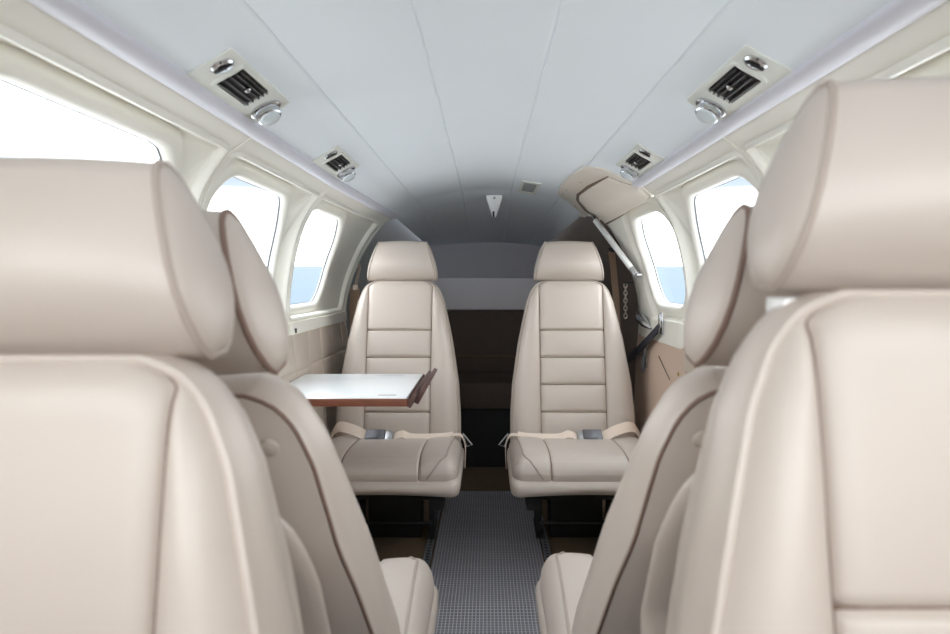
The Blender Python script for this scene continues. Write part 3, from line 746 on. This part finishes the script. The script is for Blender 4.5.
k.ribbon(spline([p0, p0.lerp(p1, .35)+Vector((-.008, 0, -.012)), p0.lerp(p1, .7)+Vector((-.008, 0, -.010)), p1], 8), (.25, .05, 1), .042, .004); wobj('strap_web', k, 'navy', t)
t = tag(empty('gas_strut', (.452, 2.8, 1.25)), 'white gas strut running down the edge of the right rear door', 'strut')
p0 = Vector((.445, 2.80, 1.245)); p1 = Vector((.598, 2.60, .978))
k = MB(); k.tube([p0.lerp(p1, .12), p0.lerp(p1, .9)], .0128, 14); wobj('cylinder', k, 'white_plastic', t)
k = MB(); k.tube([p0, p0.lerp(p1, .14)], .0055, 10); wobj('rod', k, 'chrome', t)
k = MB(); k.tube([p0.lerp(p1, .9), p1], .0135, 12); k.tube([p1, p1+Vector((.02, 0, 0))], .006, 8); wobj('end_fitting', k, 'satin', t)
k = MB(); k.lathe([(.012, -.012), (.012, .012)], p0, (1, 0, 0), 12); wobj('ball_socket', k, 'white_plastic', t)
t = tag(empty('door_chain', (.605, 2.84, .97)), 'pale metal chain hanging behind the right rear seat', 'chain')
k = MB()
for i in range(9):
    z = .935-i*.0165; a = i % 2*math.pi/2; x0 = .603
    k.tube([(x0+.0072*math.cos(q)*math.cos(a), 2.83+.0072*math.cos(q)*math.sin(a), z+.0112*math.sin(q)) for q in frange(0, math.tau, 12)[:-1]], .0026, 6, closed=True)
wobj('links', k, mat('chain_metal', hexlin(228, 220, 205), .3, metal=.8), t)
k = MB(); k.box((.596, 2.826, .943), (.66, 2.834, .951)); wobj('chain_hook', k, 'black', t)

# belt straps stowed behind the rear seats
t = tag(empty('shoulder_belt', (-.59, 2.99, 1.05)), 'beige shoulder belt hanging beside the left rear headrest', 'belt')
k = MB(); k.ribbon(spline([(-.603, 2.985, 1.06), (-.585, 2.975, 1.02), (-.592, 2.97, .97), (-.60, 2.97, .92)], 6), (.7, -.7, 0), .018); wobj('thin_strap', k, 'webbing', t)
k = MB(); k.ribbon(spline([(-.602, 2.97, .92), (-.606, 2.965, .80), (-.60, 2.96, .62), (-.585, 2.95, .45)], 6), (.9, -.4, 0), .05); wobj('wide_strap', k, 'tan_web', t)
k = MB(); k.box((-.012, -.004, -.012), (.012, .004, .012), Matrix.Translation((-.60, 2.965, .925)) @ Matrix.Rotation(.5, 4, 'Z'), bev=.003); wobj('clip', k, 'webbing', t)
k = MB(); k.box((-.615, 2.975, 1.055), (-.590, 2.995, 1.075), bev=.003); wobj('anchor', k, 'black', t)
t = tag(empty('shoulder_belt', (.585, 2.99, 1.0)), 'brown shoulder belt hanging beside the right rear headrest', 'belt')
k = MB(); k.ribbon(spline([(.565, 2.95, 1.09), (.575, 2.94, .98), (.585, 2.93, .80), (.58, 2.92, .55)], 6), (.9, .4, 0), .035); wobj('wide_strap', k, 'tan_web', t)
k = MB(); k.box((.552, 2.945, 1.085), (.582, 2.965, 1.105), bev=.003); wobj('anchor', k, 'black', t)

# ------------------------------------------------------------------ outside
TILT = math.radians(1.45)
mb = MB(); mb.add([(-2500, -2500, 0), (2500, -2500, 0), (2500, 2500, 0), (-2500, 2500, 0)], [(0, 1, 2, 3)])
M['ground'] = mat('blue_water_and_haze', hexlin(94, 106, 115), .95, spec=.1, mottle=(.02, .10))
tag(obj('ground', mb, 'ground', loc=(0, 0, -1.15), rot=(TILT, 0, 0)), 'pale blue flat distance outside the windows', 'ground', kind='structure')
mb = MB(); mb.lathe([(30, 0), (30, .02), (.1, .03)], (0, 0, 0), (0, 0, 1), 48)  # unseen pale disc, added to bounce daylight up onto the ceiling
M['bounce'] = mat('pale_bounce', hexlin(222, 222, 222), .9, mottle=(.6, .04))
tag(obj('ground_bounce', mb, 'bounce', loc=(0, 0, -1.12), rot=(TILT, 0, 0)), 'pale concrete disc added out of view to light the ceiling from below', 'ground', kind='structure')
w = bpy.data.worlds.new('sky'); SC.world = w; w.use_nodes = True; nt = w.node_tree
bg = nt.nodes['Background']; tc = nt.nodes.new('ShaderNodeTexCoord'); sx = nt.nodes.new('ShaderNodeSeparateXYZ'); cr_ = nt.nodes.new('ShaderNodeValToRGB')
nt.links.new(tc.outputs['Generated'], sx.inputs[0]); tl = nt.nodes.new('ShaderNodeMath'); tl.operation = 'MULTIPLY_ADD'; tl.inputs[1].default_value = 1; tl.inputs[2].default_value = 0; nt.links.new(sx.outputs['Z'], tl.inputs[0]); nt.links.new(tl.outputs[0], cr_.inputs['Fac']); nt.links.new(cr_.outputs['Color'], bg.inputs['Color'])
el = cr_.color_ramp.elements; el[0].position = 0; el[0].color = (.86, .93, 1, 1); el[1].position = 1; el[1].color = (.86, .93, 1, 1)
for p, c in ((.06, (1, 1, 1, 1)), (.122, (.9, .9, .9, 1)), (.136, (.15, .172, .195, 1)), (.150, (.13, .155, .18, 1)), (.165, (.9, .9, .9, 1))):
    e = el.new(p); e.color = c
bg.inputs['Strength'].default_value = WORLD

# ------------------------------------------------------------------ camera
cam = bpy.data.cameras.new('camera'); co = bpy.data.objects.new('camera', cam); COL.objects.link(co); SC.camera = co
co.location = (0, 0, EYE); co.rotation_euler = (math.pi/2, 0, 0)
cam.sensor_width = 36; cam.lens = 650/950*36; cam.shift_x = -12/950; cam.shift_y = -35/950
cam.clip_start = .02; cam.clip_end = 6000
cam.dof.use_dof = True; cam.dof.focus_distance = 2.3; cam.dof.aperture_fstop = 5.0
SC.view_settings.view_transform = 'Standard'; SC.view_settings.look = 'None'; SC.view_settings.gamma = 1
SC.view_settings.use_curve_mapping = False; SC.view_settings.exposure = EXPOSURE
cy = SC.cycles
cy.use_denoising = True; cy.max_bounces = 12; cy.diffuse_bounces = 8; cy.transparent_max_bounces = 12
cy.sample_clamp_indirect = 8; cy.caustics_reflective = False; cy.caustics_refractive = False
